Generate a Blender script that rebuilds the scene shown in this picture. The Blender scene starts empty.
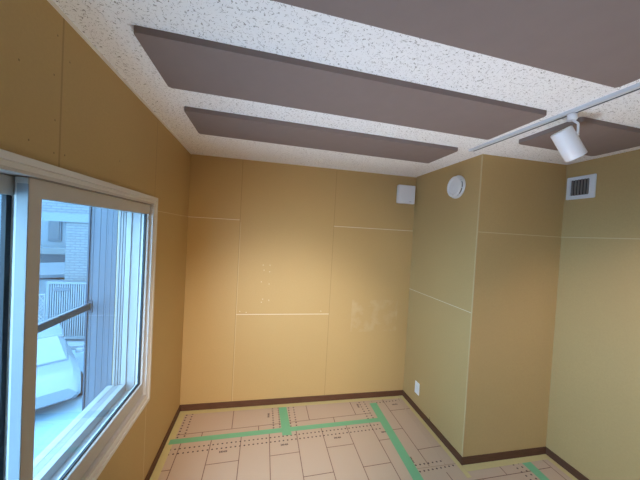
import bpy, bmesh, math, random
from mathutils import Vector, Matrix
random.seed(7)
scene = bpy.context.scene
COL = scene.collection
H, W, D, W2 = 2.4, 2.278, 0.928, 3.075      # ceiling height, chase side, chase depth, right wall
YR = -4.7                                   # rear wall behind the camera
BBH, BBT = 0.0625, 0.009

# ------------------------------------------------------------------ materials
def newmat(name):
    m = bpy.data.materials.new(name); m.use_nodes = True
    nt = m.node_tree
    return m, nt, nt.nodes['Principled BSDF']

def N(nt, t, **kw):
    n = nt.nodes.new(t)
    for k, v in kw.items(): setattr(n, k, v)
    return n

def mth(nt, op, a, b=None, c=None):
    n = N(nt, 'ShaderNodeMath', operation=op)
    for i, v in enumerate((a, b, c)):
        if v is None: continue
        if isinstance(v, (int, float)): n.inputs[i].default_value = v
        else: nt.links.new(v, n.inputs[i])
    return n.outputs[0]

def mix(nt, fac, a, b):
    n = N(nt, 'ShaderNodeMix', data_type='RGBA')
    for s, v in ((n.inputs[0], fac), (n.inputs[6], a), (n.inputs[7], b)):
        if isinstance(v, (int, float)): s.default_value = v
        elif isinstance(v, tuple): s.default_value = (*v, 1)
        else: nt.links.new(v, s)
    return n.outputs[2]

def noise(nt, vec, scale, detail=3, rough=.55):
    n = N(nt, 'ShaderNodeTexNoise'); n.inputs['Scale'].default_value = scale
    n.inputs['Detail'].default_value = detail; n.inputs['Roughness'].default_value = rough
    if vec is not None: nt.links.new(vec, n.inputs['Vector'])
    return n.outputs[0]

def objco(nt): return N(nt, 'ShaderNodeTexCoord').outputs['Object']

def ramp(nt, f, lo, hi):
    n = N(nt, 'ShaderNodeMapRange'); nt.links.new(f, n.inputs[0])
    n.inputs[1].default_value = lo; n.inputs[2].default_value = hi
    return n.outputs[0]

def bump(nt, bs, h, strength=.2, dist=.002):
    b = N(nt, 'ShaderNodeBump'); b.inputs['Strength'].default_value = strength
    b.inputs['Distance'].default_value = dist
    nt.links.new(h, b.inputs['Height']); nt.links.new(b.outputs[0], bs.inputs['Normal'])

def plain(name, col, rough=.5, metal=0.0, var=.05, scale=30, bmp=0.0, bscale=400, spec=.5):
    m, nt, bs = newmat(name)
    co = objco(nt); f = noise(nt, co, scale)
    c = mix(nt, f, tuple(v*(1-var) for v in col), tuple(min(1, v*(1+var)) for v in col))
    nt.links.new(c, bs.inputs['Base Color'])
    bs.inputs['Roughness'].default_value = rough; bs.inputs['Metallic'].default_value = metal
    bs.inputs['Specular IOR Level'].default_value = spec
    if bmp: bump(nt, bs, noise(nt, co, bscale, 2), bmp, .001)
    return m

KRAFT = (.508, .340, .142)
def board(name, ua, va, marks):
    """kraft faced plasterboard; marks = list of (u0,u1,v0,v1,colour index) joints and screw heads"""
    cols = {'w': (.80, .72, .56), 'd': (.34, .22, .09), 's': (.24, .16, .07), 'l': (.66, .52, .31), 'p': (.62, .50, .34)}
    m, nt, bs = newmat(name)
    co = objco(nt)
    sep = N(nt, 'ShaderNodeSeparateXYZ'); nt.links.new(co, sep.inputs[0])
    U, V = sep.outputs[ua], sep.outputs[va]
    f = noise(nt, co, 2.2, 4); g = noise(nt, co, 90, 3, .7)
    c = mix(nt, f, tuple(v*.93 for v in KRAFT), tuple(v*1.06 for v in KRAFT))
    c = mix(nt, ramp(nt, g, .3, .75), c, tuple(v*.93 for v in KRAFT))
    for key in cols:
        msk = None
        for (u0, u1, v0, v1, k) in marks:
            if k != key: continue
            a = mth(nt, 'COMPARE', U, (u0+u1)/2, abs(u1-u0)/2)
            b = mth(nt, 'COMPARE', V, (v0+v1)/2, abs(v1-v0)/2)
            r = mth(nt, 'MULTIPLY', a, b)
            msk = r if msk is None else mth(nt, 'MAXIMUM', msk, r)
        if msk is not None:
            if key == 'p':
                msk = mth(nt, 'MULTIPLY', msk, mth(nt, 'MULTIPLY', ramp(nt, noise(nt, co, 7, 3), .45, .8), .45))
            elif key != 's':
                msk = mth(nt, 'MULTIPLY', msk, .85)
            c = mix(nt, msk, c, cols[key])
    nt.links.new(c, bs.inputs['Base Color'])
    bs.inputs['Roughness'].default_value = .62
    bs.inputs['Specular IOR Level'].default_value = .3
    bump(nt, bs, g, .12, .001)
    return m

def seg(u0, v0, u1, v1, w, k):
    if abs(u1-u0) < 1e-6: return (u0-w/2, u0+w/2, min(v0, v1), max(v0, v1), k)
    return (min(u0, u1), max(u0, u1), v0-w/2, v0+w/2, k)

# back wall: x,z
mk = [seg(0, 1.82, .46, 1.82, .0045, 'w'), seg(1.388, 1.815, 2.28, 1.815, .0045, 'w'), seg(.467, .91, 1.39, .91, .0055, 'w'),
      seg(.463, 0, .463, 2.4, .005, 'd'), seg(1.388, 0, 1.388, 2.4, .005, 'd'), seg(.469, 0, .469, 1.8, .003, 'l')]
for (x, z) in [(.70, 1.395), (.765, 1.395), (.71, 1.345), (.765, 1.33), (.69, 1.23), (.765, 1.21), (.71, 1.06), (.77, 1.05), (.70, 1.03), (.56, .93), (.50, .94), (1.30, .94)]:
    mk.append((x-.004, x+.004, z-.003, z+.003, 'w'))
mk.append((1.63, 2.15, .72, 1.06, 'p'))
M_BACK = board('plasterboard back', 0, 2, mk)
# left wall: y,z
ml = [seg(-.82, 1.9, -.82, 2.4, .006, 'd'), seg(-.82, 0, -.82, .6, .006, 'l'), seg(-1.665, 1.9, -1.665, 2.4, .008, 'd'), seg(-.82, 1.82, 0, 1.82, .004, 'l')]
for (y, z) in [(-1.69, 2.32), (-1.70, 2.19), (-1.69, 2.05), (-1.69, 1.945), (-1.63, 2.27), (-1.64, 1.95), (-1.83, 2.16), (-1.79, 1.955), (-1.27, 2.02)]:
    ml.append((y-.0025, y+.0025, z-.003, z+.003, 's'))
M_LEFT = board('plasterboard left', 1, 2, ml)
M_CHS = board('plasterboard chase side', 1, 2, [seg(-D, 1.185, 0, 1.185, .0042, 'w'), (-.50, -.49, .06, .085, 's')])
M_CHF = board('plasterboard chase front', 0, 2, [seg(W, 1.81, W2, 1.81, .0045, 'l')])
M_RIGHT = board('plasterboard right', 1, 2, [seg(YR, 1.81, 0, 1.81, .0045, 'l')])
M_REAR = board('plasterboard rear', 0, 2, [seg(0, 1.82, W2, 1.82, .007, 'w')])

def ceiling_mat():
    m, nt, bs = newmat('mineral fibre ceiling board')
    co = objco(nt)
    w = N(nt, 'ShaderNodeVectorMath', operation='MULTIPLY_ADD')
    nz = N(nt, 'ShaderNodeTexNoise'); nz.inputs['Scale'].default_value = 26; nz.inputs['Detail'].default_value = 2
    nt.links.new(co, nz.inputs['Vector'])
    nt.links.new(nz.outputs[1], w.inputs[0]); w.inputs[1].default_value = (.05, .05, .05); nt.links.new(co, w.inputs[2])
    n1 = noise(nt, w.outputs[0], 74, 1.5, .5)
    worm = mth(nt, 'LESS_THAN', mth(nt, 'ABSOLUTE', mth(nt, 'SUBTRACT', n1, .5)), .022)
    gate = mth(nt, 'GREATER_THAN', noise(nt, co, 80, 1.0, .5), .525)
    fis = mth(nt, 'MULTIPLY', worm, gate)
    pin = mth(nt, 'GREATER_THAN', noise(nt, co, 190, 1, .5), .735)
    fis = mth(nt, 'MAXIMUM', fis, pin)
    base = mix(nt, noise(nt, co, 9, 3), (.88, .88, .88), (.93, .93, .93))
    nt.links.new(mix(nt, mth(nt, 'MULTIPLY', fis, .85), base, (.26, .24, .22)), bs.inputs['Base Color'])
    bs.inputs['Roughness'].default_value = .95; bs.inputs['Specular IOR Level'].default_value = .1
    bump(nt, bs, mth(nt, 'SUBTRACT', 1.0, fis), .4, .002)
    return m
M_CEIL = ceiling_mat()

def wood_mat(name, a, b):
    m, nt, bs = newmat(name)
    co = objco(nt); mp = N(nt, 'ShaderNodeMapping'); mp.inputs['Scale'].default_value = (4, 4, 60)
    nt.links.new(co, mp.inputs[0])
    f = noise(nt, mp.outputs[0], 3, 5)
    nt.links.new(mix(nt, ramp(nt, f, .3, .7), a, b), bs.inputs['Base Color'])
    bs.inputs['Roughness'].default_value = .6; bs.inputs['Specular IOR Level'].default_value = .3
    return m
M_BASE = wood_mat('dark brown baseboard', (.085, .036, .018), (.125, .055, .030))
M_FELT = plain('brown felt panel', (.240, .190, .174), .9, var=.05, scale=12, bmp=.15, bscale=500, spec=.15)
M_SHEET = plain('floor protection board', (.52, .38, .27), .55, var=.03, scale=5, bmp=.05, bscale=60, spec=.35)
M_PRINT = plain('dark red brown print', (.065, .03, .025), .6)
M_LINE = plain('printed plank line', (.17, .085, .055), .6)
M_GREEN = plain('green masking tape', (.17, .43, .225), .45, var=.05, scale=25)
M_GREEN.node_tree.nodes['Principled BSDF'].inputs['Alpha'].default_value = 1
M_YELLOW = plain('pale yellow masking tape', (.58, .475, .21), .5, var=.06, scale=25)
M_FLOOR = wood_mat('timber floor boards', (.30, .18, .10), (.38, .24, .14))
M_WHITE = plain('white plastic', (.80, .80, .80), .4, var=.02)
M_WHITE2 = plain('off white plastic', (.74, .74, .72), .45, var=.02)
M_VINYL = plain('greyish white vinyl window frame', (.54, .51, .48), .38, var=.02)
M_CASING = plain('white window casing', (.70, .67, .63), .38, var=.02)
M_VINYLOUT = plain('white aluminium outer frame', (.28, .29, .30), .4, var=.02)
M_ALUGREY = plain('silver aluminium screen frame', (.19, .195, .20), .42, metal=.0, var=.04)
M_GASKET = plain('black rubber gasket', (.012, .012, .016), .6)
M_DARK = plain('dark duct interior', (.012, .011, .010), .8)
M_SLAT = plain('grey brown louvre blade', (.20, .18, .16), .5)
M_GREY = plain('pale grey plastic', (.50, .50, .52), .5)
M_TRACK = plain('pale grey track aluminium', (.62, .65, .69), .4, metal=.0, var=.03)
M_BEAD = plain('pale corner bead', (.56, .42, .22), .6)
M_MOULD = plain('pale ceiling moulding', (.80, .77, .70), .5)
M_LAMPW = plain('white painted lamp metal', (.82, .83, .85), .32, var=.02)
M_LENS = plain('frosted lamp lens', (.55, .55, .55), .2)

def glass_mat():
    m = bpy.data.materials.new('window glass'); m.use_nodes = True
    nt = m.node_tree; nt.nodes.clear()
    out = N(nt, 'ShaderNodeOutputMaterial'); tr = N(nt, 'ShaderNodeBsdfTransparent'); gl = N(nt, 'ShaderNodeBsdfGlossy')
    tr.inputs[0].default_value = (.90, .95, .96, 1); gl.inputs['Roughness'].default_value = .02
    gl.inputs[0].default_value = (1, 1, 1, 1)
    lw = N(nt, 'ShaderNodeLayerWeight'); lw.inputs[0].default_value = .5
    fr = mth(nt, 'MULTIPLY_ADD', mth(nt, 'POWER', lw.outputs['Facing'], 5), .6, .03)
    mx = N(nt, 'ShaderNodeMixShader')
    nt.links.new(fr, mx.inputs[0]); nt.links.new(tr.outputs[0], mx.inputs[1]); nt.links.new(gl.outputs[0], mx.inputs[2])
    nt.links.new(mx.outputs[0], out.inputs[0])
    return m
M_GLASS = glass_mat()

def brick_mat():  # outdoor colours, here to fin_mat: darkened, blue daylight cast and haze mixed in
    m, nt, bs = newmat('pale brick tile cladding')
    co = objco(nt); sep = N(nt, 'ShaderNodeSeparateXYZ'); nt.links.new(co, sep.inputs[0])
    cb = N(nt, 'ShaderNodeCombineXYZ'); nt.links.new(sep.outputs[0], cb.inputs[0]); nt.links.new(sep.outputs[2], cb.inputs[1])
    b = N(nt, 'ShaderNodeTexBrick'); nt.links.new(cb.outputs[0], b.inputs['Vector'])
    b.inputs['Color1'].default_value = (0.086, 0.104, 0.116, 1); b.inputs['Color2'].default_value = (0.074, 0.090, 0.100, 1)
    b.inputs['Mortar'].default_value = (0.048, 0.064, 0.080, 1); b.inputs['Scale'].default_value = 1
    b.inputs['Brick Width'].default_value = .34; b.inputs['Row Height'].default_value = .105; b.inputs['Mortar Size'].default_value = .018
    nt.links.new(b.outputs[0], bs.inputs['Base Color']); bs.inputs['Roughness'].default_value = .8
    return m
M_BRICK = brick_mat()
M_BAND = plain('pale floor band', (0.092, 0.120, 0.136), .6, spec=.2)
M_SNOW = plain('pale concrete ground', (0.125, 0.178, 0.215), .9, spec=.2, var=.14, scale=.8)
M_KERB = plain('pale kerb', (0.13, 0.165, 0.19), .8, spec=.2)
M_HOUSE = plain('pale render', (0.112, 0.142, 0.165), .8, spec=.2)
M_ROOFD = plain('grey roof sheet with daylight tint', (0.062, 0.082, 0.102), .6, spec=.2)
M_ROOFL = plain('pale roof sheet', (0.125, 0.146, 0.158), .5, spec=.2)
M_WIN = plain('dark house window', (0.050, 0.066, 0.082), .15, spec=.2)
M_FENCE = plain('grey steel fence', (0.105, 0.135, 0.158), .5, spec=.2)
M_FENCED = plain('dark recess behind fence slats', (0.088, 0.113, 0.138), .6, spec=.2)
M_LATT = plain('white wire lattice', (0.133, 0.158, 0.176), .5, spec=.2)
M_RAIL = plain('dark grey guard rail', (0.030, 0.050, 0.076), .45, spec=.2)
M_CAR = plain('silver car paint', (0.100, 0.128, 0.150), .28, spec=.2, metal=.0, var=.02)
M_CARG = plain('car window glass', (0.090, 0.116, 0.140), .12, spec=.3)
M_TYRE = plain('black tyre', (0.006, 0.007, 0.008), .8, spec=.2)
def fin_mat():  # siding colours also carry the blue daylight cast
    m, nt, bs = newmat('dark ribbed siding')
    co = objco(nt); mp = N(nt, 'ShaderNodeMapping'); mp.inputs['Scale'].default_value = (42, 42, .6)
    nt.links.new(co, mp.inputs[0])
    f = noise(nt, mp.outputs[0], 1.0, 4, .6)
    nt.links.new(mix(nt, ramp(nt, f, .35, .68), (0.044, 0.064, 0.092), (0.060, 0.084, 0.116)), bs.inputs['Base Color'])
    bs.inputs['Roughness'].default_value = .6
    return m
M_FIN = fin_mat()

# ------------------------------------------------------------------ mesh helpers
def box(bm, x0, x1, y0, y1, z0, z1, bev=0, seg_=1):
    r = bmesh.ops.create_cube(bm, size=1)
    vs = r['verts']
    for v in vs:
        v.co = Vector(((x0+x1)/2 + v.co.x*(x1-x0), (y0+y1)/2 + v.co.y*(y1-y0), (z0+z1)/2 + v.co.z*(z1-z0)))
    if bev:
        es = list({e for v in vs for e in v.link_edges})
        bmesh.ops.bevel(bm, geom=es, offset=bev, segments=seg_, affect='EDGES', profile=.5)
    return vs

def B(*a, **k):
    bm = bmesh.new(); box(bm, *a, **k); return bm

def prism(bm, pts, z0, z1):
    lo = [bm.verts.new((x, y, z0)) for x, y in pts]; hi = [bm.verts.new((x, y, z1)) for x, y in pts]
    n = len(pts)
    bm.faces.new(lo[::-1]); bm.faces.new(hi)
    for i in range(n): bm.faces.new((lo[i], lo[(i+1) % n], hi[(i+1) % n], hi[i]))

def ring(bm, o, i, x0, x1):
    """rectangular frame in the yz plane, o/i = (ymin,ymax,zmin,zmax)"""
    def rect(r, x): return [bm.verts.new((x, y, z)) for y, z in ((r[0], r[2]), (r[1], r[2]), (r[1], r[3]), (r[0], r[3]))]
    a, b, c, d = rect(o, x0), rect(i, x0), rect(o, x1), rect(i, x1)
    for k in range(4):
        l = (k+1) % 4
        bm.faces.new((a[k], a[l], b[l], b[k])); bm.faces.new((c[k], d[k], d[l], c[l]))
        bm.faces.new((a[k], c[k], c[l], a[l])); bm.faces.new((b[k], b[l], d[l], d[k]))

def lathe(bm, prof, axis_o, axis_d, n=40, cap=True):
    """prof = (radius, distance along axis)"""
    d = Vector(axis_d).normalized(); o = Vector(axis_o)
    u = d.orthogonal().normalized(); w = d.cross(u)
    rows = []
    for r, t in prof:
        rows.append([bm.verts.new(o + d*t + (u*math.cos(2*math.pi*k/n) + w*math.sin(2*math.pi*k/n))*r) for k in range(n)])
    for i in range(len(rows)-1):
        for k in range(n):
            l = (k+1) % n
            bm.faces.new((rows[i][k], rows[i][l], rows[i+1][l], rows[i+1][k]))
    if cap:
        bm.faces.new(rows[0][::-1]); bm.faces.new(rows[-1])

def tube(bm, a, b, r, n=12):
    a, b = Vector(a), Vector(b)
    lathe(bm, [(r, 0), (r, (b-a).length)], a, b-a, n)

def rootloc(p):
    while p.parent: p = p.parent
    return p.location

def obj(name, bm, mat, parent=None, loc=None, smooth=False):
    bmesh.ops.recalc_face_normals(bm, faces=bm.faces[:])
    me = bpy.data.meshes.new(name)
    off = rootloc(parent) if parent else (Vector(loc) if loc else Vector((0, 0, 0)))
    bmesh.ops.translate(bm, verts=bm.verts[:], vec=-Vector(off))
    bm.to_mesh(me); bm.free()
    for m in (mat if isinstance(mat, (list, tuple)) else [mat]): me.materials.append(m)
    if smooth:
        for p in me.polygons: p.use_smooth = True
        me.set_sharp_from_angle(angle=math.radians(40))
    o = bpy.data.objects.new(name, me); COL.objects.link(o)
    if parent: o.parent = parent
    elif loc: o.location = loc
    return o

def tag(o, label, cat, group=None):
    o['label'] = label; o['category'] = cat
    if group: o['group'] = group
    return o

def thing(name, label, cat, loc, group=None):
    o = bpy.data.objects.new(name, None); COL.objects.link(o); o.location = loc; o.empty_display_size = .05
    return tag(o, label, cat, group)

def struct(name, bm, mat, parent=None, smooth=False, label=None):
    o = obj(name, bm, mat, parent, smooth=smooth)
    if not parent: o['kind'] = 'structure'
    if label: o['label'] = label
    return o

# ------------------------------------------------------------------ room shell
WT = .19
struct('floor', B(-WT, W2+.15, YR-.1, .15, -.12, 0), M_FLOOR, label='timber floor lying under the protective boards')
struct('ceiling', B(-WT, W2+.15, YR-.1, .15, H, H+.12), M_CEIL, label='white fissured mineral fibre ceiling')
WY0, WY1, WZ0, WZ1 = -2.66, -.84, .645, 1.865      # window opening
bm = bmesh.new()
VY0, VY1, VZ0, VZ1 = -4.1, -3.0, .75, 1.95      # added opening behind the camera, unseen, lets in extra sky light
box(bm, -WT, 0, YR, VY0, 0, H); box(bm, -WT, 0, VY1, WY0, 0, H); box(bm, -WT, 0, VY0, VY1, 0, VZ0); box(bm, -WT, 0, VY0, VY1, VZ1, H); box(bm, -WT, 0, WY1, .15, 0, H); box(bm, -WT, 0, WY0, WY1, 0, WZ0); box(bm, -WT, 0, WY0, WY1, WZ1, H)
struct('wall_left', bm, M_LEFT, label='brown plasterboard wall with the window')
struct('wall_back', B(0, W2+.15, 0, .15, 0, H), M_BACK, label='brown plasterboard back wall with pale board joints')
bm = bmesh.new(); box(bm, W, W2, -D, 0, 0, H)
bm.normal_update()
for f in bm.faces: f.material_index = 1 if f.normal.y < -.5 else 0
struct('wall_corner', bm, [M_CHS, M_CHF], label='boxed out plasterboard corner projecting into the room')
struct('wall_right', B(W2, W2+.15, YR, 0, 0, H), M_RIGHT, label='plasterboard wall with the square air grille')
struct('wall_rear', B(-WT, W2+.15, YR-.1, YR, 0, H), M_REAR)

def bb(name, x0, x1, y0, y1):
    struct(name, B(x0, x1, y0, y1, 0, BBH, bev=.002), M_BASE)
bb('baseboard_left', 0, BBT, YR, 0)
bb('baseboard_back', BBT, W, -BBT, 0)
bb('baseboard_corner', W-BBT, W, -D-BBT, -BBT)
bb('baseboard_alcove', W, W2-BBT, -D-BBT, -D)
bb('baseboard_right', W2-BBT, W2, YR, -D)
# slim moulding between wall and ceiling, corner bead
struct('trim_1', B(0, .011, YR, 0, H-.007, H), M_MOULD)
struct('trim_2', B(W-.0012, W+.0035, -D-.0012, -D+.009, BBH, H), M_BEAD)
struct('trim_3', B(.011, W, -.007, 0, H-.005, H), M_MOULD)

# ------------------------------------------------------------------ window
win = bpy.data.objects.new('window_1', None); COL.objects.link(win); win.location = (0, (WY0+WY1)/2, WZ0)
win['kind'] = 'structure'; win['label'] = 'white framed sliding window in the brown wall'
bm = bmesh.new()
ring(bm, (-2.69, -.81, .600, 1.90), (-2.668, -.832, .622, 1.878), 0, .018)
ring(bm, (-2.668, -.832, .622, 1.878), (-2.652, -.848, .650, 1.862), 0, .013)
bmesh.ops.bevel(bm, geom=bm.edges[:], offset=.0015, segments=1, affect='EDGES')
obj('casing', bm, M_CASING, win)
bm = bmesh.new()
ring(bm, (-2.66, -.84, .645, 1.865), (-2.635, -.862, .662, 1.852), -.055, .010)
obj('window_frame', bm, M_VINYL, win)
bm = bmesh.new()
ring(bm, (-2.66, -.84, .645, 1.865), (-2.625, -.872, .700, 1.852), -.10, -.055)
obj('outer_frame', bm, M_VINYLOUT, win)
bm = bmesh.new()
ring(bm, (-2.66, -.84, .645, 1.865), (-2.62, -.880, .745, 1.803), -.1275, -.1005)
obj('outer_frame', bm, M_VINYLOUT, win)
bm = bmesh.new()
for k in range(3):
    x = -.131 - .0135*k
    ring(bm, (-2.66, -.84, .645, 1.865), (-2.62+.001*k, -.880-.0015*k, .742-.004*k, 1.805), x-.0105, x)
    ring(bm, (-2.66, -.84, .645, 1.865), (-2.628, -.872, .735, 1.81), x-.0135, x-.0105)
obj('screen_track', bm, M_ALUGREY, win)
obj('outer_sill', B(-.215, -.172, -2.66, -.84, .70, .722, bev=.003), M_VINYLOUT, win)

def sash(y0, y1, xf, gl_in, gw, name):
    """y0..y1 whole sash, front face xf, gl_in = glass edges (y0,y1,z0,z1)"""
    bm = bmesh.new()
    xb = xf - .036
    ring(bm, (y0, y1, .664, 1.850), gl_in, xb, xf)
    bmesh.ops.bevel(bm, geom=bm.edges[:], offset=.0025, segments=2, affect='EDGES')
    s = obj(name, bm, M_VINYL, win)
    g = gl_in
    bm = bmesh.new()
    ring(bm, (g[0]-.004, g[1]+.004, g[2]-.004, g[3]+.004), (g[0]+.0, g[1]-gw, g[2]+.007, g[3]+.0), xf-.024, xf-.012)
    obj('gasket', bm, M_GASKET, s)
    obj('glass_pane', B(xf-.021, xf-.017, g[0]-.003, g[1]+.003, g[2]-.003, g[3]+.003), M_GLASS, s)
    return s
s1 = sash(-1.776, -.864, -.006, (-1.722, -.884, .745, 1.792), .008, 'sash')
s2 = sash(-2.634, -1.702, -.050, (-2.58, -1.755, .745, 1.794), .018, 'sash')
obj('stile_cover', B(-.034, -.006, -1.7775, -1.7755, .69, 1.83), M_VINYLOUT, s1)

# frame of the added opening that lets sky light in behind the camera
fill_win = bpy.data.objects.new('fill_opening', None); COL.objects.link(fill_win); fill_win.location = (0, (VY0+VY1)/2, VZ0); fill_win['kind'] = 'structure'
bm = bmesh.new()
ring(bm, (VY0, VY1, VZ0, VZ1), (VY0+.05, VY1-.05, VZ0+.05, VZ1-.05), -.10, .01)
obj('window_frame', bm, M_VINYL, fill_win)

# ------------------------------------------------------------------ ceiling panels
def rounded(pts, r, n=5):
    out = []
    m = len(pts)
    for i in range(m):
        p, a, b = Vector(pts[i]), Vector(pts[i-1]), Vector(pts[(i+1) % m])
        da, db = (a-p).normalized(), (b-p).normalized()
        p0, p1 = p+da*r, p+db*r
        for k in range(n+1):
            t = k/n
            out.append(tuple(p0*(1-t)**2 + p*2*t*(1-t) + p1*t*t))
    return out
def felt(pts, label, group='brown felt panels on the ceiling', r=.010):
    c = sum((Vector(p) for p in pts), Vector((0, 0)))/4
    bm = bmesh.new(); prism(bm, rounded(pts, r), H-.025, H)
    es = [e for e in bm.edges if all(abs(v.co.z-(H-.025)) < 1e-5 for v in e.verts)]
    bmesh.ops.bevel(bm, geom=es, offset=.003, segments=2, affect='EDGES')
    o = obj('acoustic_panel', bm, M_FELT, loc=(c.x, c.y, H-.0125))
    return tag(o, label, 'acoustic panel', group)
felt([(.215, -2.345), (2.030, -2.272), (2.030, -1.892), (.215, -1.965)], 'largest looking brown felt ceiling panel, cut by the top edge, left of the track')
felt([(.213, -1.689), (2.026, -1.620), (2.031, -1.244), (.213, -1.316)], 'long brown felt ceiling panel between two others, middle of the three left of the track')
felt([(.213, -1.062), (2.018, -.992), (2.022, -.616), (.213, -.681)], 'long brown felt ceiling panel nearest the back wall')
felt([(2.238, -1.623), (2.915, -1.597), (2.915, -1.221), (2.249, -1.248)], 'short brown felt ceiling panel right of the track, behind the white spotlight', r=.02)

# ------------------------------------------------------------------ track and spotlight
TX = 2.128
t = thing('track_rail', 'long pale grey lighting track fixed to the ceiling right of the brown panels', 'lighting track', (TX, -2.4, H))
Y0, Y1 = -4.2, -.985
bm = bmesh.new()
box(bm, TX-.016, TX+.004, Y0, Y1, H-.015, H); box(bm, TX+.0165, TX+.018, Y0, Y1, H-.015, H); box(bm, TX+.004, TX+.0165, Y0, Y1, H-.003, H)
obj('channel', bm, M_TRACK, t)
obj('slot', B(TX+.004, TX+.0165, Y0, Y1-.012, H-.0140, H-.003), M_DARK, t)
obj('end_cap', B(TX-.0165, TX+.0165, Y1, Y1+.010, H-.0155, H, bev=.002), M_WHITE, t)

sy = -1.652
l = thing('track_spotlight', 'white cylindrical spotlight hanging from the ceiling track', 'spotlight', (TX+.008, sy, H-.015))
bm = bmesh.new(); lathe(bm, [(.017, 0), (.021, .004), (.021, .026), (.017, .031), (.008, .031)], (TX+.010, sy, H-.015), (0, 0, -1), 32)
obj('adapter', bm, M_LAMPW, l, smooth=True)
SA = Vector((2.120, -1.616, 2.314)); SB = Vector((2.201, -1.638, 2.184))
ax = (SB-SA).normalized(); Ls = (SB-SA).length
bm = bmesh.new(); R = .0455
lathe(bm, [(.0, 0), (.040, 0), (R-.003, .001), (R, .004), (R, Ls-.003), (R-.002, Ls), (R-.006, Ls), (R-.008, Ls-.03)], SA, ax, 56, cap=False)
h = obj('lamp_housing', bm, M_LAMPW, l, smooth=True)
bm = bmesh.new(); lathe(bm, [(R-.009, Ls-.030), (R-.009, Ls-.026)], SA, ax, 40)
obj('lens', bm, M_LENS, h)
bm = bmesh.new()
a0 = Vector((TX+.014, sy, H-.043)); mid = SA + ax*(Ls*.32)
side = (Vector((0, 0, 1)).cross(ax)).normalized()
up = ax.cross(side).normalized()
if up.z < 0: up = -up
side = Vector((.45, -.75, .35)).normalized(); side = (side - ax*side.dot(ax)).normalized()
att = mid + side*(R+.003)
pts = [a0, a0*.6+att*.4+side*.014+Vector((0,0,-.0)), att]
for p, q in zip(pts, pts[1:]): tube(bm, p, q, .0055, 12)
lathe(bm, [(.012, -.003), (.012, .006), (.009, .008)], mid+side*(R-.002), side, 20)
obj('arm', bm, M_LAMPW, l, smooth=True)

# ------------------------------------------------------------------ wall fittings
v = thing('ventilation_cover', 'square white plastic vent cover on the back wall beside the corner', 'vent', (2.152, 0, 2.195))
bm = B(2.058, 2.245, -.022, 0, 2.102, 2.290, bev=.006, seg_=2)
obj('base', bm, M_WHITE2, v)
bm = B(2.052, 2.248, -.055, -.020, 2.098, 2.293, bev=.010, seg_=3)
obj('front_plate', bm, M_WHITE, v)
obj('maker_mark', B(2.180, 2.205, -.0565, -.0545, 2.118, 2.124), M_GREY, v)

v = thing('round_air_diffuser', 'round white disc shaped air vent high on the projecting corner', 'vent', (W, -.665, 2.19))
dc = Vector((W, -.668, 2.190)); nx = Vector((-1, 0, 0))
bm = bmesh.new(); lathe(bm, [(.097, -.004), (.097, .010), (.090, .014), (.082, .014), (.080, .004)], dc, nx, 64)
obj('collar', bm, M_WHITE2, v, smooth=True)
bm = bmesh.new()
lathe(bm, [(.074, .0035), (.074, .030)], dc, nx, 48)
obj('neck', bm, M_SLAT, v, smooth=True)
bm = bmesh.new()
lathe(bm, [(.080, .024), (.087, .027), (.088, .034), (.082, .040), (.066, .041), (.060, .035), (.030, .033), (.006, .036)], dc, nx, 64)
obj('disc', bm, M_WHITE, v, smooth=True)
for k in range(8):
    a = 2*math.pi*k/8+.2
    c = dc + nx*.0165 + Vector((0, math.cos(a), math.sin(a)))*.080
    bm = bmesh.new(); tube(bm, c+nx*-.006, c+nx*.011, .004, 8)
    obj('spacer', bm, M_WHITE, v)
obj('maker_mark', B(W-.0425, W-.0405, -.678, -.668, 2.116, 2.121), M_GREY, v)

v = thing('wall_outlet', 'small white cover plate low on the projecting corner', 'outlet', (W, -.268, .233))
obj('plate', B(W-.007, W, -.306, -.232, .175, .293, bev=.003, seg_=2), M_WHITE, v)
obj('insert', B(W-.0095, W-.006, -.287, -.251, .200, .268, bev=.001), M_WHITE2, v)

v = thing('air_grille', 'square white air grille with dark slats on the right hand wall', 'vent', (W2, -1.045, 2.198))
def gx(o, i, x0, x1):
    bm = bmesh.new(); ring(bm, o, i, x0, x1); return bm
O, I = (-1.148, -.950, 2.110, 2.286), (-1.108, -.978, 2.140, 2.260)
bm = gx(O, I, W2-.014, W2)
bmesh.ops.bevel(bm, geom=bm.edges[:], offset=.003, segments=2, affect='EDGES')
obj('grille_frame', bm, M_WHITE, v)
obj('duct', B(W2-.003, W2+.0, I[0], I[1], I[2], I[3]), M_DARK, v)
for k in range(6):
    y = I[0] + (k+.5)*(I[1]-I[0])/6
    bm = B(W2-.012, W2-.004, y-.0075, y+.0035, I[2]-.001, I[3]+.001)
    obj('slat', bm, M_SLAT, v)

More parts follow.
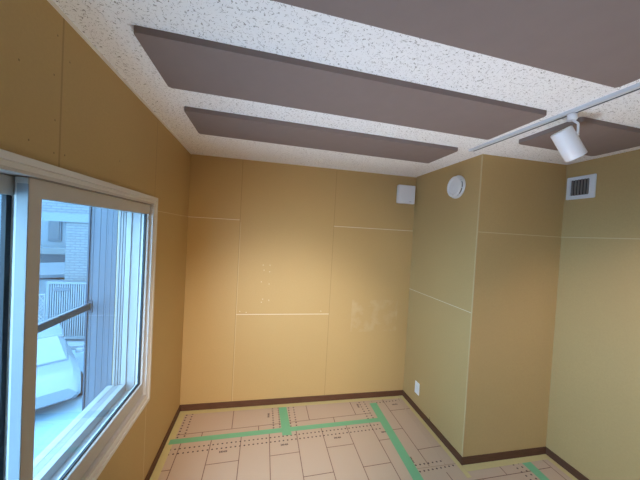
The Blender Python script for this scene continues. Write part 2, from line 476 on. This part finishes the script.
# ------------------------------------------------------------------ floor protection boards
SK = .040
def sk(x, y): return y + SK*(x-.9)          # the boards lie slightly askew to the wall
class Sheet:
    def __init__(s): s.bm = bmesh.new()
    def slab(s, pts):
        prism(s.bm, pts, .0002, .0024)
    def quad(s, pts, mi, z=.0028):
        f = s.bm.faces.new([s.bm.verts.new((x, y, z)) for x, y in pts]); f.material_index = mi
    def line(s, a, b, w=.0055, mi=2):
        a, b = Vector(a), Vector(b); d = (b-a).normalized(); n = Vector((-d.y, d.x))*w/2
        s.quad([tuple(a+n), tuple(a-n), tuple(b-n), tuple(b+n)], mi)
    def dots(s, a, b, step=.035, r=.0074):
        a, b = Vector(a), Vector(b); n = max(1, round((b-a).length/step))
        for k in range(n+1):
            p = a.lerp(b, k/n)
            s.quad([(p.x+r*math.cos(i*math.pi/4), p.y+r*math.sin(i*math.pi/4)) for i in range(8)], 1)
    def mark(s, c, rot=0):
        c = Vector(c)
        for k in range(6):
            w = (.006, .008, .005, .008, .006, .007)[k]; hgt = (.020, .016, .020, .014, .020, .018)[k]
            u = -.026 + k*.0102
            R_ = Matrix.Rotation(rot, 2)
            s.quad([tuple(c + R_ @ Vector(p)) for p in ((u, -hgt/2), (u+w, -hgt/2), (u+w, hgt/2), (u, hgt/2))], 1)
    def build(s, label):
        bmesh.ops.recalc_face_normals(s.bm, faces=[f for f in s.bm.faces if f.material_index == 0])
        for f in s.bm.faces:
            if f.material_index: 
                f.normal_update()
                if f.normal.z < 0: f.normal_flip()
        me = bpy.data.meshes.new('floor_protection_board')
        c = sum((v.co for v in s.bm.verts), Vector())/len(s.bm.verts); c.z = 0
        bmesh.ops.translate(s.bm, verts=s.bm.verts[:], vec=-c)
        s.bm.to_mesh(me); s.bm.free()
        for m in (M_SHEET, M_PRINT, M_LINE): me.materials.append(m)
        o = bpy.data.objects.new('floor_protection_board', me); COL.objects.link(o); o.location = c
        return tag(o, label, 'floor board', 'floor protection boards')
def seam(x): return -.398 + .024*(x-.9)     # joint under the long green tape
# back left
s = Sheet()
s.slab([(.022, seam(0)), (.957, seam(.957)), (.957, -.018), (.022, -.018)])
s.line((.493, -.045), (.500, sk(.5, -.286))); s.line((.06, sk(.06, -.288)), (.957, sk(.957, -.288)))
s.line((.264, sk(.26, -.288)), (.268, seam(.268)+.002)); s.line((.727, sk(.727, -.288)), (.727, seam(.727)))
s.dots((.080, -.070), (.078, -.385)); s.dots((.128, -.062), (.130, -.375))
s.dots((.856, -.071), (.856, -.370)); s.dots((.912, -.065), (.912, -.365)); s.mark((.816, -.165), 1.5)
s.build('protective floor board in the far left corner against the back wall')
# back right
s = Sheet()
s.slab([(.960, seam(.96)), (1.880, seam(1.88)), (1.880, -.018), (.960, -.018)])
s.line((1.188, -.045), (1.186, sk(1.186, -.286))); s.line((.962, sk(.96, -.286)), (1.80, sk(1.80, -.286))); s.line((1.649, -.045), (1.646, sk(1.646, -.286)))
s.line((1.418, sk(1.42, -.286)), (1.412, seam(1.41)))
s.dots((1.011, -.075), (1.008, -.370)); s.dots((1.060, -.075), (1.060, -.365))
s.dots((1.744, -.075), (1.744, -.360)); s.dots((1.797, -.070), (1.795, -.355)); s.mark((1.715, -.125), 1.5)
s.build('protective floor board against the back wall between two green tapes')
# large front board
s = Sheet()
s.slab([(.022, seam(0)-.003), (1.880, seam(1.88)-.003), (1.880, -1.31), (.022, -1.31)])
xs = [.121, .351, .585, .815, 1.046, 1.270, 1.503, 1.732]
for i, x in enumerate(xs): s.line((x+.002, seam(x)-.005), (x-.004, -1.31))
for i, y in enumerate([-.640, -.870, -.640, -.870, -.640, -.868, -.636, -.866, -.636]):
    a = ([.03]+xs)[i]; b = (xs+[1.878])[i]
    s.line((a, sk(a, y)), (b, sk(b, y)))
    s.line((a, sk(a, y-.46)), (b, sk(b, y-.46)))
s.dots((.062, sk(.06, -.446)), (1.80, sk(1.80, -.452))); s.dots((.062, sk(.06, -.494)), (1.80, sk(1.80, -.504)))
for (x, y) in [(.458, -.551), (.932, -.543), (1.385, -.525), (1.82, -.512)]: s.mark((x, y), .04)
s.build('large protective floor board with many printed plank lines in front')
# strip beside the projecting corner
s = Sheet()
s.slab([(1.884, -.912), (2.142, -.912), (2.188, -.10), (2.20, -.040), (1.884, -.040)])
s.line((2.011, -.05), (2.011, -.905))
s.line((2.013, -.238), (2.180, -.231)); s.line((1.890, -.498), (2.008, -.492)); s.line((2.013, -.744), (2.150, -.735))
s.dots((1.93, -.098), (2.15, -.085)); s.dots((1.91, -.884), (2.13, -.876)); s.mark((2.105, -.146), .04); s.mark((1.905, -.836), 1.5)
s.line((2.1895, -.09), (2.1435, -.90), .004, 0)
s.build('narrow protective floor board strip running along the projecting corner')
# underlying strip at the corner base
s = Sheet()
s.slab([(2.146, -.912), (2.262, -.912), (2.262, -.040), (2.206, -.040), (2.193, -.10)])
s.line((2.150, -.736), (2.256, -.731)); s.line((2.192, -.231), (2.256, -.228))
s.build('slim infill strip of protective board beside the corner baseboard')
# alcove
s = Sheet()
s.slab([(1.884, -1.84), (2.812, -1.84), (2.812, -.952), (2.29, -.952), (2.262, -.935), (2.262, -.916), (1.884, -.916)])
s.line((2.108, -.975), (2.112, -1.83)); s.line((2.112, -1.070), (2.812, -1.060)); s.line((2.564, -.970), (2.558, -1.064)); s.line((2.34, -1.07), (2.34, -1.83))
s.line((1.89, -1.20), (2.11, -1.195))
s.dots((1.91, -.942), (2.20, -.928)); s.dots((2.690, -.990), (2.722, -1.40)); s.dots((2.740, -.985), (2.774, -1.40))
s.build('protective floor board in front of the alcove baseboard')
s = Sheet()
s.slab([(2.816, -1.84), (3.052, -1.84), (3.052, -.952), (2.816, -.952)])
s.line((2.980, -.965), (2.955, -1.84)); s.line((2.818, -1.058), (2.97, -1.055))
s.build('protective floor board by the right wall baseboard')

# tapes
def tape(name, pts, mat, label, cat, group, z=.0032):
    bm = bmesh.new(); prism(bm, pts, z, z+.0004)
    c = sum((Vector((x, y)) for x, y in pts), Vector((0, 0)))/len(pts)
    o = obj(name, bm, mat, loc=(c.x, c.y, 0))
    return tag(o, label, cat, group)
G = 'green tapes on the floor'
tape('green_tape', [(.030, -.424), (1.00, -.400), (1.862, -.380), (1.868, -.326), (1.00, -.346), (.030, -.369)], M_GREEN, 'long green tape strip running parallel to the back wall', 'tape', G)
tape('green_tape', [(.926, -.440), (1.006, -.444), (.992, -.052), (.916, -.054)], M_GREEN, 'short green tape strip between the back wall and the long strip', 'tape', G, .0037)
tape('green_tape', [(1.812, -1.25), (1.890, -1.25), (1.912, -.50), (1.924, -.098), (1.846, -.102), (1.836, -.50)], M_GREEN, 'long green tape strip running from the back wall toward the viewer', 'tape', G, .0041)
tape('green_tape', [(2.772, -1.60), (2.842, -1.60), (2.846, -1.145), (2.858, -.974), (2.776, -.974), (2.775, -1.14)], M_GREEN, 'green tape strip on the floor in the alcove', 'tape', G)
GY = 'yellow masking tapes along the baseboards'
def ytape(pts, label): return tape('masking_tape', pts, M_YELLOW, label, 'tape', GY, .0028)
ytape([(.0095, -2.6), (.060, -2.6), (.064, -.012), (.0095, -.012)], 'yellow masking tape along the baseboard under the window')
tape('masking_tape', [(.0095, -.062), (2.225, -.054), (2.23, -.0095), (.0095, -.0095)], M_YELLOW, 'yellow masking tape along the back wall baseboard', 'tape', GY, .0046)
tape('masking_tape', [(2.230, -1.045), (2.268, -1.045), (2.2685, -.06), (2.2685, -.0095), (2.230, -.0095)], M_YELLOW, 'yellow masking tape along the side of the projecting corner', 'tape', GY, .0052)
tape('masking_tape', [(2.272, -.995), (3.060, -.985), (3.060, -.9385), (2.272, -.9385)], M_YELLOW, 'yellow masking tape along the alcove baseboard', 'tape', GY, .0048)
tape('masking_tape', [(3.020, -2.6), (3.0655, -2.6), (3.0655, -.9385), (3.024, -.9385)], M_YELLOW, 'yellow masking tape along the right wall baseboard', 'tape', GY, .0056)

# ------------------------------------------------------------------ outside
GZ = -3.0
struct('ground', B(-40, -1.2, -15, 40, GZ-.2, GZ), M_SNOW)
r = thing('guard_rail', 'dark horizontal guard rail outside the window', 'railing', (-.375, -1.75, 1.2))
bm = bmesh.new(); box(bm, -.388, -.364, -2.74, -.755, 1.172, 1.214, bev=.006, seg_=2)
obj('bar', bm, M_RAIL, r)
obj('bracket', B(-.395, -.355, -.760, -.752, 1.150, 1.230), M_RAIL, r)
f = thing('wing_wall', 'dark ribbed wing panel outside beyond the right side of the window', 'wall panel', (-.28, -.75, .2))
bm = bmesh.new()
x0 = -.379
for w_, d_ in zip([.018, .010, .026, .013, .021, .009, .024, .016, .011, .020, .019], [.004, .001, .003, .0, .004, .002, .003, .001, .004, .0, .002]):
    box(bm, x0+.0003, x0+w_-.0003, -.754-d_*.5, -.74, .2, 2.3); x0 += w_
box(bm, -.379, -.191, -.75, -.70, .2, 2.3)
obj('siding', bm, M_FIN, f)
obj('edge_cap', B(-.388, -.379, -.764, -.695, .2, 2.3), M_RAIL, f)

b = thing('tiled_building', 'pale brick tiled building across the yard', 'building', (-4, 10, GZ))
bm = bmesh.new()
box(bm, -6.88, 2, 10, 12, GZ, 1.66); box(bm, -14, 2, 10, 12, 1.98, 4.5)
obj('wall', bm, M_BRICK, b)
obj('floor_band', B(-14, 2, 9.95, 12, 1.66, 1.98), M_BAND, b)
hs = thing('distant_house', 'pale house seen through the gap under the tiled building', 'house', (-12, 18, GZ))
obj('wall', B(-16, -11.15, 18, 22, GZ, 6), M_HOUSE, hs)
wn = obj('window', B(-12.55, -11.85, 17.94, 18, .35, 1.75), M_ROOFD, hs)
obj('pane', B(-12.45, -11.95, 17.92, 17.94, .45, 1.65), M_WIN, wn)
bm = bmesh.new(); tube(bm, (-11.35, 17.9, GZ), (-11.35, 17.9, 1.3), .06); tube(bm, (-11.35, 17.9, 1.3), (-12.4, 17.85, 2.6), .06)
obj('drainpipe', bm, M_RAIL, hs)
bm = bmesh.new()
prism(bm, [(-16, 15.5), (-6.9, 15.5), (-6.9, 17.8), (-16, 17.8)], -.2, -.05)
sh = thing('low_roofed_shed', 'low shed with a pale roof edge behind the tiled building', 'shed', (-10, 16.5, GZ))
obj('roof', bm, M_ROOFD, sh)
obj('roof_edge', B(-16, -6.9, 15.4, 15.5, -.22, .12), M_ROOFL, sh)
obj('wall', B(-15.8, -7, 15.7, 17.6, GZ, -.2), M_ROOFD, sh)
sh = thing('grey_shed', 'grey sloping roof in front of the low shed', 'shed', (-9, 13.5, GZ))
bm = bmesh.new()
vs = [bm.verts.new(c) for c in ((-12, 12.6, -1.1), (-6.9, 12.6, -.75), (-6.9, 14.6, -.35), (-12, 14.6, -.7), (-12, 12.6, -1.25), (-6.9, 12.6, -.9), (-6.9, 14.6, -.5), (-12, 14.6, -.85))]
for q in ((0, 1, 2, 3), (7, 6, 5, 4), (0, 4, 5, 1), (1, 5, 6, 2), (2, 6, 7, 3), (3, 7, 4, 0)): bm.faces.new([vs[i] for i in q])
obj('roof', bm, M_ROOFD, sh)
obj('wall', B(-11.8, -7.0, 12.8, 14.4, GZ, -1.15), M_HOUSE, sh)

g = thing('steel_gate', 'grey slatted steel gate panel below the tiled building', 'gate', (-6.7, 9.6, GZ))
obj('backing', B(-7.15, -5.6, 9.62, 9.66, -2.75, -.72), M_FENCED, g)
bm = bmesh.new()
x = -7.15
while x < -5.6:
    box(bm, x, x+.045, 9.57, 9.62, -2.75, -.72); x += .075
obj('slats', bm, M_FENCE, g)
bm = bmesh.new()
box(bm, -7.2, -5.55, 9.56, 9.67, -.72, -.64); box(bm, -7.2, -5.55, 9.56, 9.67, -2.85, -2.75); box(bm, -7.2, -7.14, 9.56, 9.67, -2.75, -.72); box(bm, -5.61, -5.55, 9.56, 9.67, -3, -.72); box(bm, -7.2, -7.14, 9.56, 9.67, -3, -2.75)
obj('gate_frame', bm, M_FENCE, g)
obj('letter_slot', B(-6.95, -6.45, 9.54, 9.57, -.98, -.86), M_ROOFD, g)
lt = thing('lattice_fence', 'white wire lattice fence left of the steel gate', 'fence', (-7.9, 9.6, GZ))
bm = bmesh.new()
for k in range(-14, 16):
    for sgn in (1, -1):
        p0 = Vector((-7.85 + k*.14, 9.6, -2.9)); p1 = p0 + Vector((sgn*1.7, 0, 1.7))
        # clip to x range
        def clip(p, q, lo, hi):
            d = q-p; t0, t1 = 0.0, 1.0
            ta, tb = (lo-p.x)/d.x, (hi-p.x)/d.x
            t0, t1 = max(t0, min(ta, tb)), min(t1, max(ta, tb))
            return (p+d*t0, p+d*t1) if t1 > t0+.02 else None
        c = clip(p0, p1, -8.9, -7.25)
        if c: tube(bm, c[0], c[1], .016, 5)
obj('mesh', bm, M_LATT, lt)
bm = bmesh.new(); tube(bm, (-8.9, 9.6, GZ), (-8.9, 9.6, -1.1), .03); tube(bm, (-7.25, 9.6, GZ), (-7.25, 9.6, -1.1), .03); tube(bm, (-8.9, 9.6, -1.15), (-7.25, 9.6, -1.15), .03)
obj('post', bm, M_LATT, lt)
k = obj('kerb', B(-14, 0, 8.9, 9.3, GZ, GZ+.16, bev=.02), M_KERB, loc=(-7, 9.1, GZ)); tag(k, 'pale concrete kerb in front of the steel gate', 'kerb')
k = obj('kerb', B(-14, -1.5, 2.9, 3.05, GZ, GZ+.10, bev=.02), M_KERB, loc=(-7, 3, GZ))
tag(k, 'thin pale kerb line on the ground nearest below the window', 'kerb')

# parked car
car = thing('parked_car', 'silver car parked in the yard below the window', 'car', (-5.4, 6.3, GZ))
def carx(p):   # local: x forward, y side -> world
    a = math.radians(-52)
    return Vector((-5.4 + p[0]*math.cos(a) - p[1]*math.sin(a), 6.3 + p[0]*math.sin(a) + p[1]*math.cos(a), GZ + p[2]))
def loft(secs, bm):
    rows = [[bm.verts.new(carx(p)) for p in s] for s in secs]
    for a, c in zip(rows, rows[1:]):
        for i in range(len(a)):
            j = (i+1) % len(a); bm.faces.new((a[i], a[j], c[j], c[i]))
    bm.faces.new(rows[0][::-1]); bm.faces.new(rows[-1])
def sec(x, w, z0, z1, r=.1):
    return [(x, -w+r, z0), (x, w-r, z0), (x, w, z0+r), (x, w, z1-r*1.6), (x, w-r*1.6, z1), (x, -w+r*1.6, z1), (x, -w, z1-r*1.6), (x, -w, z0+r)]
bm = bmesh.new()
loft([sec(-2.0, .70, .35, .80), sec(-1.85, .80, .25, .95), sec(-1.0, .84, .2, .98), (sec(.6, .84, .2, .96)), sec(1.4, .82, .2, .88), sec(1.85, .76, .25, .74), sec(2.0, .66, .35, .62)], bm)
body = obj('body', bm, M_CAR, car, smooth=True)
bm = bmesh.new()
loft([sec(-1.75, .66, .93, 1.0, .03), sec(-1.35, .66, .93, 1.40, .1), sec(-.9, .66, .93, 1.50, .1), sec(-.1, .65, .93, 1.50, .1), sec(.25, .64, .93, 1.42, .1), sec(.95, .62, .93, .98, .02)], bm)
obj('cabin', bm, M_CARG, car, smooth=True)
bm = bmesh.new()
loft([sec(-1.36, .62, 1.39, 1.43, .02), sec(-.9, .64, 1.47, 1.525, .02), sec(-.1, .63, 1.47, 1.525, .02), sec(.22, .61, 1.39, 1.45, .02)], bm)
obj('roof', bm, M_CAR, car, smooth=True)
for sx in (-1.25, 1.25):
    for sy_ in (-.80, .80):
        bm = bmesh.new(); a = carx((sx, sy_-.10, .31)); c = carx((sx, sy_+.10, .31)); lathe(bm, [(.22, 0), (.31, .02), (.31, .18), (.22, .20)], a, c-a, 28)
        obj('wheel', bm, M_TYRE, car, smooth=True)
for sy_ in (-.92, .92):
    bm = bmesh.new()
    c = carx((.62, sy_, 1.02)); box(bm, c.x-.08, c.x+.08, c.y-.08, c.y+.08, c.z-.06, c.z+.06, bev=.03, seg_=2)
    obj('mirror', bm, M_CAR, car)

# ------------------------------------------------------------------ light
w = bpy.data.worlds.new('World'); scene.world = w; w.use_nodes = True
bg = w.node_tree.nodes['Background']
bg.inputs[0].default_value = (.35, .655, 1.0, 1); bg.inputs[1].default_value = 14.2     # bluish overcast sky

def spot(name, loc, target, power, col, ang, blend, r=.05):
    l = bpy.data.lights.new(name, 'SPOT'); l.energy = power; l.color = col; l.spot_size = math.radians(ang); l.spot_blend = blend; l.shadow_soft_size = r
    o = bpy.data.objects.new(name, l); COL.objects.link(o); o.location = loc
    o.rotation_euler = (Vector(target)-Vector(loc)).to_track_quat('-Z', 'Y').to_euler()
    return o
def lamp_col(r, g, b, unit):
    m = max(r, g, b); return unit*m, (r/m, g/m, b/m)
e, c = lamp_col(2.85, 2.7, 2.75, 120)
spot('track lamp on the back wall', (.8, -3.2, 2.2), (.90, 0, .28), e, c, 50, 1.0)
e, c = lamp_col(1.1, .75, .3, 120)
spot('second track lamp on the back wall', (1.15, -3.2, 2.2), (.95, 0, .80), e, c, 64, 1.0)
e, c = lamp_col(2.1, 1.75, 1.75, 40)
spot('track lamp on the right wall', (2.1, -2.6, 2.3), (3.07, -1.5, .7), e, c, 70, 1.0)
e, c = lamp_col(.7, .5, .5, 60)
spot('added ceiling fill', (1.6, -2.9, .3), (1.6, -.6, 2.4), e, c, 90, 1.0)  # added fill without a lamp body, brightens the ceiling from below
e, c = lamp_col(1.2, 1.33, 1.5, 60)
spot('second added ceiling fill', (1.3, -1.75, .15), (1.35, -1.75, 2.4), e, c, 88, 1.0, .2)  # unseen upward fill, added to lift the ceiling around the panels

# ------------------------------------------------------------------ camera
cx, cy, cz, yaw, pit, rol, fpx = .67403, -2.75841, 1.7296, .206208, -.0222935, .0546392, 277.931
c, s_ = math.cos(yaw), math.sin(yaw)
fw = Vector((s_*math.cos(pit), c*math.cos(pit), math.sin(pit)))
r_ = Vector((c, -s_, 0)); u_ = r_.cross(fw)
r2 = r_*math.cos(rol) + u_*math.sin(rol); u2 = r2.cross(fw)
cam = bpy.data.cameras.new('Camera'); cam.sensor_width = 36; cam.lens = fpx/640*36; cam.clip_start = .02
co = bpy.data.objects.new('Camera', cam); COL.objects.link(co)
co.matrix_world = Matrix(((r2.x, u2.x, -fw.x, cx), (r2.y, u2.y, -fw.y, cy), (r2.z, u2.z, -fw.z, cz), (0, 0, 0, 1)))
scene.camera = co
scene.view_settings.view_transform = 'Standard'; scene.view_settings.look = 'None'
scene.view_settings.gamma = 1; scene.view_settings.use_curve_mapping = False
scene.view_settings.exposure = 0.0
scene.cycles.max_bounces = 10; scene.cycles.diffuse_bounces = 6; scene.cycles.transparent_max_bounces = 12
scene.cycles.use_denoising = True
scene.cycles.sample_clamp_indirect = 4
